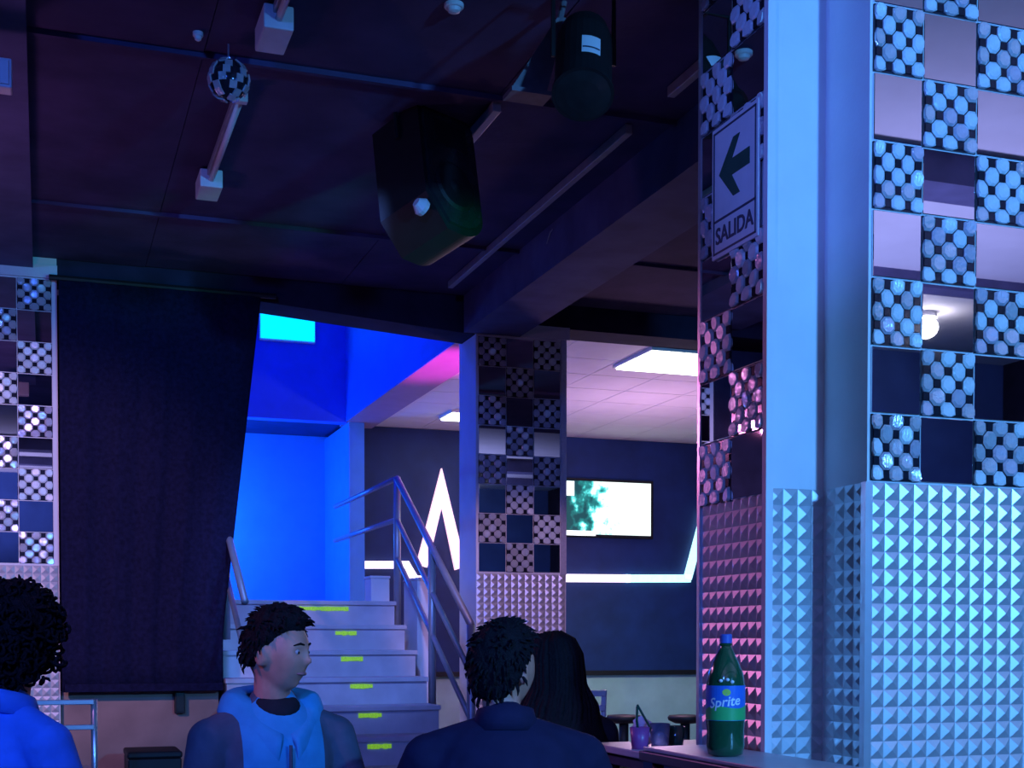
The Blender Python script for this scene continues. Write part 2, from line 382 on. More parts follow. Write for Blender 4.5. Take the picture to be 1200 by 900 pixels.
def tiles(t, base, rz, cols, nrow, phase, single_chips, row=TS):
    """base = room point of the lower left corner of the tiled field; cols = (offset, width) per column;
    phase 0: lower left tile is mosaic"""
    B = Matrix.Translation(base) @ Matrix.Rotation(rz, 4, 'Z')
    for i, (xo, wd) in enumerate(cols):
        for j in range(nrow):
            T = B @ Matrix.Translation((xo, 0, j*row)) @ Matrix.Diagonal((wd/TS, 1, row/TS, 1))
            if (i + j + phase) % 2:
                wob = Matrix.Rotation(random.uniform(-.003, .003), 4, 'X') @ Matrix.Rotation(random.uniform(-.004, .004), 4, 'Z')
                obj('mirror_tile', mir_me, 'mirror', t, mtx=T @ wob)
            else:
                bk = obj('mosaic_tile', back_me, 'tile_back', t, mtx=T)
                obj('dark_chips', gap_me, 'tile_back', bk, mtx=T, kind='stuff')
                if single_chips(i, j):
                    for n, (x, z) in enumerate(cpos):
                        obj('chip', chip_mes[n][random.randrange(3)], CH[random.randrange(6)], bk, mtx=T @ Matrix.Translation((x, -0.006, z)))
                else:
                    k = random.randrange(4)
                    obj('chips', joined_mes[k], CH[random.randrange(6)], bk, mtx=T @ Matrix.Translation((0, -0.006, 0)), kind='stuff')
def even(n, wd=TS): return [(i*wd, wd) for i in range(n)]
def studs(t, base, rz, ncol, split, bottom=0.0):
    """embossed cladding from PT downwards: single studs down to z=split, the rest joined"""
    B = Matrix.Translation(base) @ Matrix.Rotation(rz, 4, 'Z')
    rest = MB()
    for i in range(ncol):
        for j in range(int(PT/st)):
            z = PT - (j+1)*st
            if z >= split: obj('stud', stud_me, 'alu', t, mtx=B @ Matrix.Translation((i*st, 0, z)))
            else:
                o = [(p.co.x + i*st, p.co.y, p.co.z + z) for p in stud_me.vertices] if False else [(v.co.x+i*st, v.co.y, v.co.z+z) for v in stud_me.vertices]
                rest.add(o, [tuple(p.vertices) for p in stud_me.polygons])
    if rest.f: obj('stud_sheet', rest, 'alu', t, mtx=B, kind='stuff')

BX0, BX1, BY = 2.238, 3.45, 3.26
AX0, AX1, AY0, AY1 = 2.045, 3.45, 3.486, 3.91
# --- nearer block
t = thing('pillar', 'wide nearest pillar with mirror tiles above blue-lit embossed steel, at the right edge', 'pillar', (BX0, BY, 0))
obj('core', MB().box(BX0, BX1, BY, AY0, 0, CEIL), 'white_paint', t)
cb_ = at(1077, 450, Y=BY).x - BX0
tiles(t, (BX0, BY, PT+0.003), 0, [(0.008, cb_-0.008)] + [(cb_ + i*0.188, 0.188) for i in range(5)], 9, 0, lambda i, j: i < 3 and j < 8, 0.194)
studs(t, (BX0+0.012, BY, 0), 0, 12, 0.72)
studs(t, (BX0, AY0-0.012, 0), -PI/2, 4, 0.72)
obj('corner_trim', MB().box(BX0-0.012, BX0+0.012, BY-0.012, BY+0.012, 0, PT), 'trim', t)
# --- block behind it, with the exit sign
t = thing('pillar', 'narrower pillar carrying the exit sign, plain blue-lit front and mirror-tiled side', 'pillar', (AX0, AY0, 0))
obj('core', MB().box(AX0, AX1, AY0, AY1, 0, CEIL), 'white_paint', t)
tiles(t, (AX0, AY1-0.012, PT-0.02), -PI/2, even(2), 9, 0, lambda i, j: i == 1 and 2 <= j < 6)
studs(t, (AX0, AY1-0.01, 0), -PI/2, 8, 0.72)
studs(t, (AX0+0.004, AY0, 0), 0, 4, 0.72)
obj('corner_trim', MB().box(AX0-0.012, AX0+0.012, AY0-0.012, AY0+0.012, 0, CEIL), 'white_paint', t)
obj('corner_trim', MB().box(AX0-0.010, AX0+0.010, AY1-0.008, AY1+0.010, 0, CEIL), 'trim', t)
# --- far middle pillar
CX0, CX1, CY0, CY1 = 2.785, 3.445, 8.60, 8.98
t = thing('pillar', 'far central pillar between the stairs and the television, with checkered mirror tiles', 'pillar', (CX0, CY0, 0))
obj('core', MB().box(CX0, CX1, CY0, CY1, 0, 3.285), 'white_paint', t)
tiles(t, (CX0+0.015, CY0, PT+0.01), 0, even(3), 8, 1, lambda i, j: False)
studs(t, (CX0+0.005, CY0, 0), 0, 13, 9)
obj('edge_strip', MB().box(CX0+0.618, CX1, CY0-0.01, CY0, PT, 3.2), 'chip_c', t)
obj('cap', MB().box(CX0-0.02, CX1+0.02, CY0-0.02, CY0+0.0, 3.20, 3.285), 'white_paint', t)
# --- left pillar
LX1, LX0 = 0.095, -0.565
t = thing('pillar', 'left pillar with mirror tiles above pale cladding, behind the curly-haired person', 'pillar', (LX0, CY0, 0))
obj('core', MB().box(LX0, LX1, CY0, CY1, 0, 3.6), 'white_paint', t)
tiles(t, (LX1-0.03-0.6, CY0, PT+0.01), 0, even(3), 9, 0, lambda i, j: False, 0.192)
studs(t, (LX0+0.005, CY0, 0), 0, 13, 9)
obj('cap', MB().box(LX0-0.02, LX1+0.004, CY0-0.02, CY0, 3.32, 3.40), 'white_paint', t)
obj('edge_strip', MB().box(LX1-0.03, LX1, CY0-0.01, CY0, PT, 3.32), 'white_paint', t)

# ================================================================== EXIT SIGN
sg = thing('exit_sign', 'white exit sign with dark green arrow and SALIDA lettering', 'sign', (AX0-0.012, 3.66, 2.33), -PI/2)
SW, SH = 0.29, 0.41
part('plate', MB().box(-SW/2, SW/2, -0.008, 0.0, 0, SH, 0.002), 'sign', sg)
fr = MB()
for (a, b2, c, d) in ((-SW/2+.012, SW/2-.012, SH-.02, SH-.014), (-SW/2+.012, SW/2-.012, .012, .018), (-SW/2+.012, SW/2-.012, .112, .119)):
    fr.box(a, b2, -0.010, -0.007, c, d)
for x in (-SW/2+.012, SW/2-.018): fr.box(x, x+.006, -0.010, -0.007, .012, SH-.014)
part('frame_lines', fr, 'dark_ink', sg)
arr = [(-.095, .255), (-.005, .345), (.035, .345), (-.015, .282), (.095, .282), (.095, .232), (-.015, .232), (.035, .165), (-.005, .165)]
part('arrow', MB().prism(arr[::-1], -0.0105, -0.007), 'green_ink', sg)
def text_mesh(body, size, m, parent, mtx, name='lettering', extrude=0.001, shear=0.0, bold=0.0, width=None):
    cu = bpy.data.curves.new(name, 'FONT'); cu.body = body; cu.size = size; cu.extrude = extrude; cu.shear = shear
    cu.align_x = 'CENTER'; cu.align_y = 'CENTER'; cu.offset = bold; cu.resolution_u = 3
    o = bpy.data.objects.new('tmp', cu); C.objects.link(o)
    bpy.context.view_layer.update()
    me = bpy.data.meshes.new_from_object(o.evaluated_get(bpy.context.evaluated_depsgraph_get()))
    bpy.data.objects.remove(o); me.name = name
    me.materials.clear()
    return obj(name, me, m, parent, mtx=mtx)
text_mesh('SALIDA', 0.072, 'dark_ink', sg, W[sg.name] @ Matrix.Translation((0, -0.009, 0.064)) @ Matrix.Rotation(PI/2, 4, 'X'), bold=0.0012)

# ================================================================== CURTAIN
mb = MB(); nx, nz = 60, 14; v = []; f = []
for s_, side in ((0, 0.0), (1, 0.035)):
    for j in range(nz+1):
        for i in range(nx+1):
            h = j/nz; x1 = 1.075 + 0.25*max(0, (h-0.15)/0.85); x = 0.105 + (x1-0.105)*i/nx
            z = 0.80 + 2.50*h
            v.append((x, 8.52 + 0.010*math.sin(i*0.55+0.5*math.sin(h*3)) + 0.003*math.sin(i*1.3) + side, z))
n1 = (nx+1)*(nz+1)
for s_ in range(2):
    for j in range(nz):
        for i in range(nx):
            a = s_*n1 + j*(nx+1)+i; f.append((a, a+1, a+nx+2, a+nx+1))
def brd(a, b): f.append((a, b, b+n1, a+n1))
for i in range(nx): brd(i, i+1); brd(nz*(nx+1)+i, nz*(nx+1)+i+1)
for j in range(nz): brd(j*(nx+1), (j+1)*(nx+1)); brd(j*(nx+1)+nx, (j+1)*(nx+1)+nx)
mb.add(v, f)
t = thing('black_curtain', 'large black drape covering the wall between the left pillar and the stairs', 'curtain', (0.6, 8.52, 0.8))
obj('drape', mb, 'curtain', t, smooth=True)
obj('hem_band', MB().box(0.12, 1.07, 8.492, 8.507, 0.80, 0.85, 0.004), 'curtain', t)
obj('curtain_rod', MB().tube([(0.05, 8.535, 3.315), (1.42, 8.535, 3.315)], 0.018), 'black', t)

# ================================================================== STAIRS
SX0, SX1 = 1.09, 2.40
NS, RISE, RUN = 8, 0.18, 0.285
tops = []
t = thing('staircase', 'staircase with glowing green tape marks leading up to the blue doorway', 'stairs', (SX0, 7.5, 0))
y_first = at(400, 876, Z=0.50).y
RISE = 0.175
# steps found at real depth: k-th tread height, front edge
for k in range(1, NS+1):
    z = RISE*k; y = 7.62 + (k-2)*RUN
    z0 = z-RISE
    o = obj('step', MB().box(SX0, SX1, y, y+RUN if k < NS else 13.78, 0 if k == 1 else 0, z-0.03), 'step', t)
    obj('tread', MB().box(SX0-0.01, SX1+0.01, y-0.02, (y+RUN if k < NS else 13.78), z-0.03, z, 0.004), 'step', o)
    if k >= 2:
        cx = [0, 0, 445, 434, 424, 414, 406, 371][k-1] if k <= 8 else 0
        wd = 0.47 if k == NS else 0.15
        px = {2: 452, 3: 445, 4: 434, 5: 424, 6: 413, 7: 406, 8: 371}[k]
        c = at(px, 800, Y=y-0.012)
        tape = MB(); nn = 14 if k == NS else 6
        for q in range(nn):
            x0 = c.x - wd/2 + wd*q/nn; h = random.uniform(0.012, 0.02)
            tape.box(x0, x0+wd/nn*0.97, y-0.006, y-0.0005, z-0.058-h*0.8, z-0.050+h*0.4)
        obj('glow_tape', tape, 'glow_tape', o)
    tops.append((y, z))
LANDZ = RISE*NS; LANDY = tops[-1][0]
# low white side walls beside the top steps
t2 = thing('stair_newel', 'short pale block standing on the landing at the top of the stairs', 'newel', (2.33, LANDY+0.24, LANDZ))
obj('block', MB().box(2.26, 2.40, LANDY+0.14, LANDY+0.34, LANDZ+0.001, LANDZ+0.17, 0.006), 'white_paint', t2)
obj('cap', MB().box(2.255, 2.405, LANDY+0.135, LANDY+0.345, LANDZ+0.171, LANDZ+0.19, 0.004), 'white_paint', t2)
t2 = thing('stair_newel', 'tall pale side post beside the top steps, behind the sloping rails', 'newel', (2.54, LANDY-0.16, 0))
obj('block', MB().box(2.475, 2.60, LANDY-0.35, LANDY+0.02, 0, LANDZ+0.14, 0.006), 'white_paint', t2)
obj('cap', MB().box(2.472, 2.605, LANDY-0.355, LANDY+0.025, LANDZ+0.141, LANDZ+0.16, 0.004), 'white_paint', t2)

def rail(name, label, x, pts_posts, off_list, flat_to=None, end=True):
    t = thing(name, label, 'railing', (x, pts_posts[0][0], 0))
    y0, b0 = pts_posts[0]; y1, b1 = pts_posts[-1]
    for (y, b) in pts_posts:
        obj('post', MB().tube([(x, y, b-0.15 if end else b), (x, y, b+0.93 if end else b+0.73)], 0.026, 10), 'chrome', t, smooth=True)
    s = RISE/RUN
    yb = y1 - 0.85; zb = b0 + off_list[0] - s*(y0-yb)
    if end: obj('end_post', MB().tube([(x, yb, 0), (x, yb, zb)], 0.026, 10), 'chrome', t, smooth=True)
    for i, h in enumerate(off_list):
        ya, yb = y0, y1 - 0.85
        obj('handrail' if i == 0 else 'lower_rail', MB().tube([(x, ya, b0+h), (x, yb, b0+h - s*(ya-yb))], 0.023 if i == 0 else 0.018, 10), 'chrome', t, smooth=True)
    if flat_to:
        for i, h in enumerate(off_list[:2]):
            obj('landing_rail', MB().tube([(x, y0, b0+h), (x, flat_to, b0+h)], 0.02, 10), 'chrome', t, smooth=True)
    return t
rail('stair_railing', 'steel tube railing on the right of the stairs with three sloping bars', 2.445, ((9.42, LANDZ-0.02), (8.50, LANDZ-0.02-RISE/RUN*0.92)), (0.92, 0.62, 0.34), 11.6)
rail('stair_railing', 'steel tube railing on the left of the stairs against the black drape', 1.12, ((9.10, LANDZ-0.02), (8.72, LANDZ-0.02-RISE/RUN*0.42)), (0.72, 0.40), None, False)
# the left rail is short: one bar down to the lower steps
# doorway light panel
c = at(337, 380, Y=12.60)
t = thing('lit_panel', 'glowing cyan rectangular panel high on the blue stairwell wall', 'light', (c.x, 12.6, c.z))
obj('housing', MB().box(c.x-0.275, c.x+0.26, 12.56, 12.619, c.z-0.17, c.z+0.20, 0.008), 'white', t)
obj('lit_face', MB().box(c.x-0.26, c.x+0.25, 12.548, 12.562, c.z-0.155, c.z+0.185, 0.004), 'cyan_panel', t)

# ================================================================== NEON ZIGZAG, TELEVISION
YN = YF-0.06
def nz_seg(t, pts, m, r=0.045):
    P = [at(px, py, Y=YN) for px, py in pts]
    for a, b in zip(P[:-1], P[1:]):
        d = (b-a).normalized(); pe = Vector((-d.z, 0, d.x))*r; e = d*r*0.55
        q = [a-e-pe, b+e-pe, b+e+pe, a-e+pe]
        obj('light_bar', MB().prism([(p.x, p.z) for p in q], YN-0.03, YN+0.02), m, t)
t = thing('neon_zigzag', 'glowing zigzag light line with one tall peak along the far dark wall', 'neon light', (at(480, 670, Y=YN).x, YN, at(480, 670, Y=YN).z))
nz_seg(t, [(424, 662), (476, 662), (486, 679), (491, 679)], 'neon_white', 0.038)
pk = [at(px, py, Y=YN) for px, py in ((488, 661), (500, 665), (517.3, 592), (533, 668), (545, 664), (517, 549))]
obj('light_bar', MB().prism([(p.x, p.z) for p in pk], YN-0.03, YN+0.02), 'neon_pink', t)
nz_seg(t, [(543, 676), (600, 677), (735, 678)], 'neon_white', 0.042)
nz_seg(t, [(735, 678), (806, 678)], 'neon_cyan', 0.042)
nz_seg(t, [(806, 676), (826, 600), (850, 676), (900, 678)], 'neon_cyan', 0.042)

a = at(652, 562, Y=YF-0.12); b = at(763, 628, Y=YF-0.12)
t = thing('television', 'flat television showing a bright teal and white picture on the far wall', 'television', (a.x, YF-0.1, b.z))
obj('bezel', MB().box(a.x-0.03, b.x+0.035, YF-0.105, YF-0.035, b.z-0.035, a.z+0.03, 0.008), 'black_gloss', t)
cx, cz = (a.x+b.x)/2, (a.z+b.z)/2
scr = obj('screen', MB().box(-(b.x-a.x)/2, (b.x-a.x)/2, -0.004, 0.004, -(a.z-b.z)/2, (a.z-b.z)/2), 'tv', t, loc=(cx, YF-0.108, cz))
p0, p1 = at(654, 621, Y=YF-0.115), at(698, 628, Y=YF-0.115)
obj('caption_bar', MB().box(p0.x, p1.x, YF-0.1155, YF-0.112, p1.z, p0.z), 'tv_white', t)
p0, p1 = at(654, 563, Y=YF-0.115), at(673, 581, Y=YF-0.115)
obj('corner_logo', MB().box(p0.x, p1.x, YF-0.1155, YF-0.112, p1.z, p0.z), 'tv_white', t)
obj('wall_bracket', MB().box(cx-0.15, cx+0.15, YF-0.05, YF-0.032, cz-0.1, cz+0.1), 'black', t)

# ================================================================== CEILING FIXTURES
def batten(label, x, y0, y1, endbox):
    t = thing('fluorescent_batten', label, 'light fixture', (x, y0, CEIL-0.05), 0, 'unlit fluorescent battens on the dark ceiling')
    obj('channel', MB().box(x-0.022, x+0.022, y0+0.02, y1-0.02, CEIL-0.045, CEIL-0.012, 0.004), 'grey', t)
    obj('tube', MB().tube([(x, y0+0.05, CEIL-0.062), (x, y1-0.05, CEIL-0.062)], 0.014, 10), 'white', t, smooth=True)
    for y in (y0+0.03, y1-0.03):
        obj('lamp_holder', MB().box(x-0.025, x+0.025, y-0.02, y+0.02, CEIL-0.085, CEIL-0.012, 0.004), 'white', t)
    if endbox:
        obj('end_box', MB().box(x-0.055, x+0.055, y1-0.17, y1+0.05, CEIL-0.10, CEIL-0.012, 0.006), 'white', t)
batten('unlit fluorescent batten with white end box, below the small mirror ball', 0.80, 5.62, 6.86, True)
batten('white fluorescent batten end at the top of the picture, above the mirror ball', 0.83, 3.9, 5.06, True)
# mirror ball
c = at(268, 94, Z=CEIL-0.14)
t = thing('mirror_ball', 'small faceted mirror ball hanging between the two fluorescent battens', 'disco ball', (c.x, c.y, c.z))
mbb = MB(); rb = 0.082
obj('ball_core', MB().sphere(c, (rb-.004,)*3, 20, 12), 'tile_back', t, smooth=True)
for i in range(1, 9):
    th = PI*i/9; nn = max(5, int(2*PI*math.sin(th)*rb/0.034))
    for k in range(nn):
        ph = 2*PI*(k+(i % 2)*.5)/nn
        d = Vector((math.sin(th)*math.cos(ph), math.sin(th)*math.sin(ph), math.cos(th)))
        u = d.cross(Vector((0, 0, 1))).normalized(); w_ = u.cross(d); h = 0.0145
        if (k+i) % 2: continue
        q = [c+d*rb+(u*a_+w_*b_)*h for a_, b_ in ((-1,-1),(1,-1),(1,1),(-1,1))]; q2 = [p-d*0.006 for p in q]
        mbb.add(q+q2, [(0,1,2,3),(7,6,5,4),(0,4,5,1),(1,5,6,2),(2,6,7,3),(3,7,4,0)])
obj('facets', mbb, 'chip_a', t, kind='stuff')
obj('hanger', MB().tube([c+Vector((0,0,rb-.01)), (c.x, c.y, CEIL)], 0.004, 6), 'grey', t)
# sensors
for (px, py, lab, wx) in ((532, 10, 'small white detector on the ceiling at the top centre', 0.036), (232, 43, 'tiny white detector on the dark ceiling left of the mirror ball', 0.02)):
    p = at(px, py, Z=CEIL-0.02)
    t = thing('smoke_detector', lab, 'detector', p)
    obj('base_ring', MB().lathe([(wx*1.0, 0.016), (wx, 0.004), (wx*.9, 0)], 18, (p.x, p.y, p.z)), 'white', t, smooth=False)
    obj('dome', MB().lathe([(wx*.75, 0), (wx*.6, -0.012), (wx*.25, -0.017)], 18, (p.x, p.y, p.z)), 'white', t)
# wire loop
P = [at(px, py, Z=z) for px, py, z in ((654, 262, CEIL-0.01), (645, 272, CEIL-0.05), (641, 285, CEIL-0.09), (644, 298, CEIL-0.12), (651, 304, CEIL-0.13))]
t = thing('hanging_wire', 'thin pale loop of wire hanging from the ceiling below the metal rail', 'wire', P[0])
obj('wire', MB().tube(P, 0.004, 6), 'grey', t); obj('plug_end', MB().sphere(P[-1], (.012, .012, .009), 8, 6), 'grey', t)
# par can
def parcan(label, loc, aim, sticker):
    t = thing('stage_light', label, 'stage light', loc)
    L = Matrix.Translation(loc) @ (Vector(aim)).to_track_quat('-Z', 'Y').to_matrix().to_4x4()
    obj('can', MB().lathe([(0.055, 0.20), (0.085, 0.16), (0.10, 0.10), (0.10, -0.16), (0.108, -0.165), (0.108, -0.18), (0.098, -0.18)], 28, cap=True), 'black', t, mtx=L, smooth=False)
    obj('lens', MB().lathe([(0.097, -0.181), (0.06, -0.187), (0.01, -0.19)], 24), 'black_gloss', t, mtx=L)
    yk = MB()
    yk.tube([loc+Vector((-0.115, 0, 0)), loc+Vector((-0.115, 0, 0.24)), loc+Vector((0.115, 0, 0.24)), loc+Vector((0.115, 0, 0))], 0.009, 6)
    obj('yoke', yk, 'black', t)
    obj('hanging_clamp', MB().box(loc.x-0.02, loc.x+0.02, loc.y-0.02, loc.y+0.02, loc.z+0.23, CEIL), 'black', t)
    return t, L
loc = at(684, 72, Y=4.35)
loc.z = min(loc.z, CEIL-0.27)
t, L = parcan('black can-shaped stage light with a white sticker, hanging near the top', loc, (-0.25, -0.55, -1), True)
dl = L.inverted() @ Vector((0, 0, EYE)); an_ = math.atan2(dl.y, dl.x) + 0.25
v = [(0.1025*math.cos(an_ + (i-3)*0.11), 0.1025*math.sin(an_ + (i-3)*0.11), z) for z in (-0.09, 0.0) for i in range(7)]
obj('sticker', MB().add(v, [(i, i+1, i+8, i+7) for i in range(6)]), 'sticker', t, mtx=L)
v = [(0.1032*math.cos(an_ + (i-3)*0.10), 0.1032*math.sin(an_ + (i-3)*0.10), z) for z in (-0.066, -0.058) for i in range(7)]
obj('sticker_stripe', MB().add(v, [(i, i+1, i+8, i+7) for i in range(6)]), 'dark_ink', t, mtx=L)
# bracket plate beside it
P = [at(px, py, Y=4.55) for px, py in ((652, 22), (662, 22), (640, 108), (596, 108))]
t = thing('steel_bracket', 'grey tapering steel bracket beside the stickered stage light', 'bracket', P[3])
obj('plate', MB().prism([(p.x, p.z) for p in P], 4.54, 4.56), 'dull_grey', t)
obj('flange', MB().box(P[3].x-0.005, P[2].x+0.005, 4.50, 4.60, P[3].z-0.012, P[3].z+0.004), 'dull_grey', t)
obj('drop_rod', MB().tube([(P[0].x+.01, 4.55, P[0].z-0.02), (P[0].x+.03, 4.55, CEIL)], 0.012, 8), 'dull_grey', t)
# loudspeaker
c = at(505, 215, Y=5.75)
t = thing('loudspeaker', 'large black hanging loudspeaker with a green-lit rounded edge', 'loudspeaker', c)
Ls = Matrix.Translation(c) @ Matrix.Rotation(R(28), 4, 'Z') @ Matrix.Rotation(R(-14), 4, 'X') @ Matrix.Rotation(R(6), 4, 'Y')
ol = []
for k in range(13):
    a_ = R(-90 + k*7.5); ol.append((0.02 + 0.15*math.cos(a_), -0.19 + 0.12*math.sin(a_)))
ol += [(0.17, 0.27), (0.13, 0.31), (-0.13, 0.31), (-0.17, 0.27), (-0.17, -0.17), (-0.06, -0.31)]
obj('cabinet', MB().prism(ol, -0.13, 0.17), 'black', t, mtx=Ls)
obj('grille', MB().prism([(x*0.88, z*0.90) for x, z in ol], -0.145, -0.129), 'black_gloss', t, mtx=Ls)
obj('woofer', MB().lathe([(0.115, 0.0), (0.10, 0.008), (0.03, 0.002), (0.005, 0.010)], 24), 'black', t, mtx=Ls @ Matrix.Translation((0, -0.146, -0.09)) @ Matrix.Rotation(PI/2, 4, 'X'))
obj('horn', MB().box(-0.10, 0.10, -0.15, -0.144, 0.10, 0.22, 0.003), 'black', t, mtx=Ls)
obj('pivot_knob', MB().lathe([(0.035, 0), (0.04, 0.02), (0.02, 0.05)], 14), 'white', t, mtx=Ls @ Matrix.Translation((-0.16, -0.10, -0.24)) @ Matrix.Rotation(R(-70), 4, 'Y'))
obj('hanging_bracket', MB().tube([Ls @ Vector((-0.18, 0, 0.15)), Ls @ Vector((-0.18, 0, 0.36)), Ls @ Vector((0.18, 0, 0.36)), Ls @ Vector((0.18, 0, 0.15))], 0.012, 6), 'black', t)
pt = Ls @ Vector((0, 0, 0.36))
obj('drop_rod', MB().tube([pt, (pt.x, pt.y, CEIL)], 0.014, 8), 'black', t)
# white box at the beam end
p = at(4, 80, Z=3.25)
t = thing('junction_box', 'pale box under the ceiling beam at the left edge', 'box', (p.x, p.y, 3.2))
obj('body', MB().box(p.x-0.16, p.x+0.03, p.y-0.03, p.y+0.05, 3.17, 3.279, 0.006), 'white', t)
obj('lid', MB().box(p.x-0.15, p.x+0.02, p.y-0.038, p.y-0.03, 3.18, 3.27, 0.003), 'white', t)
# ceiling lamp behind the camera, caught in the mirrors
t = thing('globe_lamp', 'round white ceiling lamp seen only as a bright reflection in a mirror tile', 'lamp', (6.03, -1.5, CEIL))
obj('globe', MB().sphere((6.03, -1.5, CEIL-0.11), (0.085, 0.085, 0.075)), 'globe', t, smooth=True)
obj('base', MB().lathe([(0.07, 0), (0.08, -0.04)], 20, (6.03, -1.5, CEIL)), 'white', t)

# ================================================================== FURNITURE
# counter ledge along the pillar
SZ = 0.785
t = thing('ledge_table', 'narrow pale table with dark edge beside the pillar, holding the green bottle', 'table', (1.9, 3.1, 0))
obj('top', MB().box(1.775, 2.03, 2.75, 3.78, SZ-0.012, SZ, 0.003), 'table_top', t)
obj('edge', MB().box(1.765, 2.032, 2.745, 3.79, SZ-0.045, SZ-0.013, 0.004), 'table_edge', t)
for (x, y) in ((1.80, 2.80), (1.98, 2.80), (1.80, 3.72), (1.98, 3.72)):
    obj('leg', MB().tube([(x, y, 0), (x, y, SZ-0.04)], 0.018, 10), 'black', t, smooth=True)
# second table behind it
t = thing('square_table', 'small white-topped table with glasses, behind the narrow table', 'table', (2.16, 4.19, 0))
obj('top', MB().box(1.86, 2.46, 3.98, 4.40, 0.725, 0.75, 0.004), 'table_top', t)
obj('apron', MB().box(1.88, 2.44, 4.0, 4.38, 0.685, 0.724), 'table_edge', t)
for (x, y) in ((1.91, 4.03), (2.41, 4.03), (1.91, 4.35), (2.41, 4.35)):
    obj('leg', MB().box(x-0.02, x+0.02, y-0.02, y+0.02, 0, 0.68), 'table_edge', t)
def tumbler(loc, h, r, m, name, label, cat='glass'):
    t = thing(name, label, cat, loc)
    part('cup', MB().lathe([(r*.8, 0.0), (r*.86, h*.3), (r, h), (r*.93, h), (r*.78, h*.25), (r*.7, h*.08)], 20), m, t, smooth=True)
    return t
tb = 0.75
g = tumbler(Vector((1.905, 4.08, tb)), 0.075, 0.034, 'cup_red', 'tumbler', 'dark purple tumbler with two dark straws on the white-topped table')
part('straw', MB().tube([(0, 0, 0.01), (-0.012, 0, 0.10), (-0.01, 0, 0.145)], 0.0045, 6), 'green_bottle', g)
part('straw', MB().tube([(0.012, 0.01, 0.01), (0.04, 0.0, 0.07), (-0.008, 0.004, 0.15)], 0.0045, 6), 'green_bottle', g)
tumbler(Vector((1.985, 4.09, tb)), 0.085, 0.036, 'glass', 'tumbler', 'clear bluish tumbler on the white-topped table, right of the straws')
tumbler(Vector((2.08, 4.16, tb)), 0.07, 0.033, 'green_bottle', 'tumbler', 'short dark tumbler nearest the green bottle on the white-topped table')
t = thing('napkin', 'crumpled white napkin standing between the tumblers', 'napkin', (1.98, 4.22, tb))
q = MB(); q.sphere((1.98, 4.22, tb+0.045), (0.04, 0.03, 0.05), 10, 8)
q.v = [(x+random.uniform(-.008, .008), y+random.uniform(-.008, .008), max(tb+.001, z+random.uniform(-.01, .01))) for x, y, z in q.v]
obj('crumple', q, 'napkin', t)
# soft drink bottle
bl = at(850, 886, Z=SZ)
t = thing('soda_bottle', 'large green plastic soft drink bottle on the narrow table by the pillar', 'bottle', (bl.x, bl.y, SZ))
prof = [(0.030, 0.0), (0.050, 0.006), (0.055, 0.03), (0.053, 0.07), (0.0555, 0.10), (0.0555, 0.205), (0.054, 0.215), (0.050, 0.24), (0.036, 0.275), (0.021, 0.305), (0.0145, 0.318), (0.0145, 0.336)]
prof = [(r, z*1.0) for r, z in prof]
part('bottle_body', MB().lathe(prof, 32), 'bottle', t, smooth=True)
part('drink', MB().lathe([(0.026, 0.005), (0.047, 0.012), (0.049, 0.05), (0.049, 0.22), (0.044, 0.245)], 24), 'drink', t, smooth=True)
part('neck_ring', MB().lathe([(0.0145, 0.318), (0.019, 0.320), (0.019, 0.324), (0.0145, 0.326)], 24), 'bottle', t)
part('cap', MB().lathe([(0.0175, 0.326), (0.0178, 0.348), (0.016, 0.352)], 24), 'cap_blue', t)
def wrap(name, z0, z1, a0, a1, r, m, parent, top=None, n=40):
    v = []; f = []
    for i in range(n+1):
        a_ = a0 + (a1-a0)*i/n; zt = z1 if top is None else top(i/n)
        zb = z0
        for z in (zb, zt): v.append((r*math.cos(a_), r*math.sin(a_), z))
    f = [(2*i, 2*i+2, 2*i+3, 2*i+1) for i in range(n)]
    return part(name, MB().add(v, f), m, parent)
lb = wrap('label_band', 0.105, 0.205, 0, 2*PI, 0.0562, 'lab_blue', t)
view = math.atan2(-bl.y, -bl.x)
wrap('green_wave', 0.106, 0.15, view-1.5, view+1.5, 0.0565, 'lab_green', lb, top=lambda s: 0.132 + 0.022*s + 0.008*math.sin(s*6))
def curved_text(body, size, zc, m, parent, ang=0.0, slope=0.0, name='lettering', r=0.0571, bold=0.0):
    cu = bpy.data.curves.new(name, 'FONT'); cu.body = body; cu.size = size; cu.shear = 0.15; cu.offset = bold
    cu.align_x = 'CENTER'; cu.align_y = 'CENTER'; cu.resolution_u = 3
    o = bpy.data.objects.new('tmp', cu); C.objects.link(o); bpy.context.view_layer.update()
    me = bpy.data.meshes.new_from_object(o.evaluated_get(bpy.context.evaluated_depsgraph_get())); bpy.data.objects.remove(o)
    me.name = name; me.materials.clear()
    for v_ in me.vertices:
        x, y = v_.co.x, v_.co.y + v_.co.x*slope
        a_ = view + ang + x/r
        v_.co = (r*math.cos(a_), r*math.sin(a_), zc + y)
    part(name, me, m, parent)
curved_text('Sprite', 0.040, 0.158, 'lab_white', lb, -0.05, 0.12, bold=0.0006)
lim = [(view+0.05+0.22*math.cos(k*PI/6), 0.186+0.010*math.sin(k*PI/6)) for k in range(12)]
part('lime_mark', MB().add([(0.0571*math.cos(a_), 0.0571*math.sin(a_), z) for a_, z in lim], [tuple(range(12))]), 'lab_lime', lb)
for (da, z, r_) in ((0.35, 0.216, 0.0555), (0.1, 0.222, 0.0545), (-0.25, 0.219, 0.055)):
    a_ = view+da
    part('neck_mark', MB().sphere((math.cos(a_)*(r_-.001), math.sin(a_)*(r_-.001), z), (.006, .006, .005), 8, 6), 'lab_white', t)
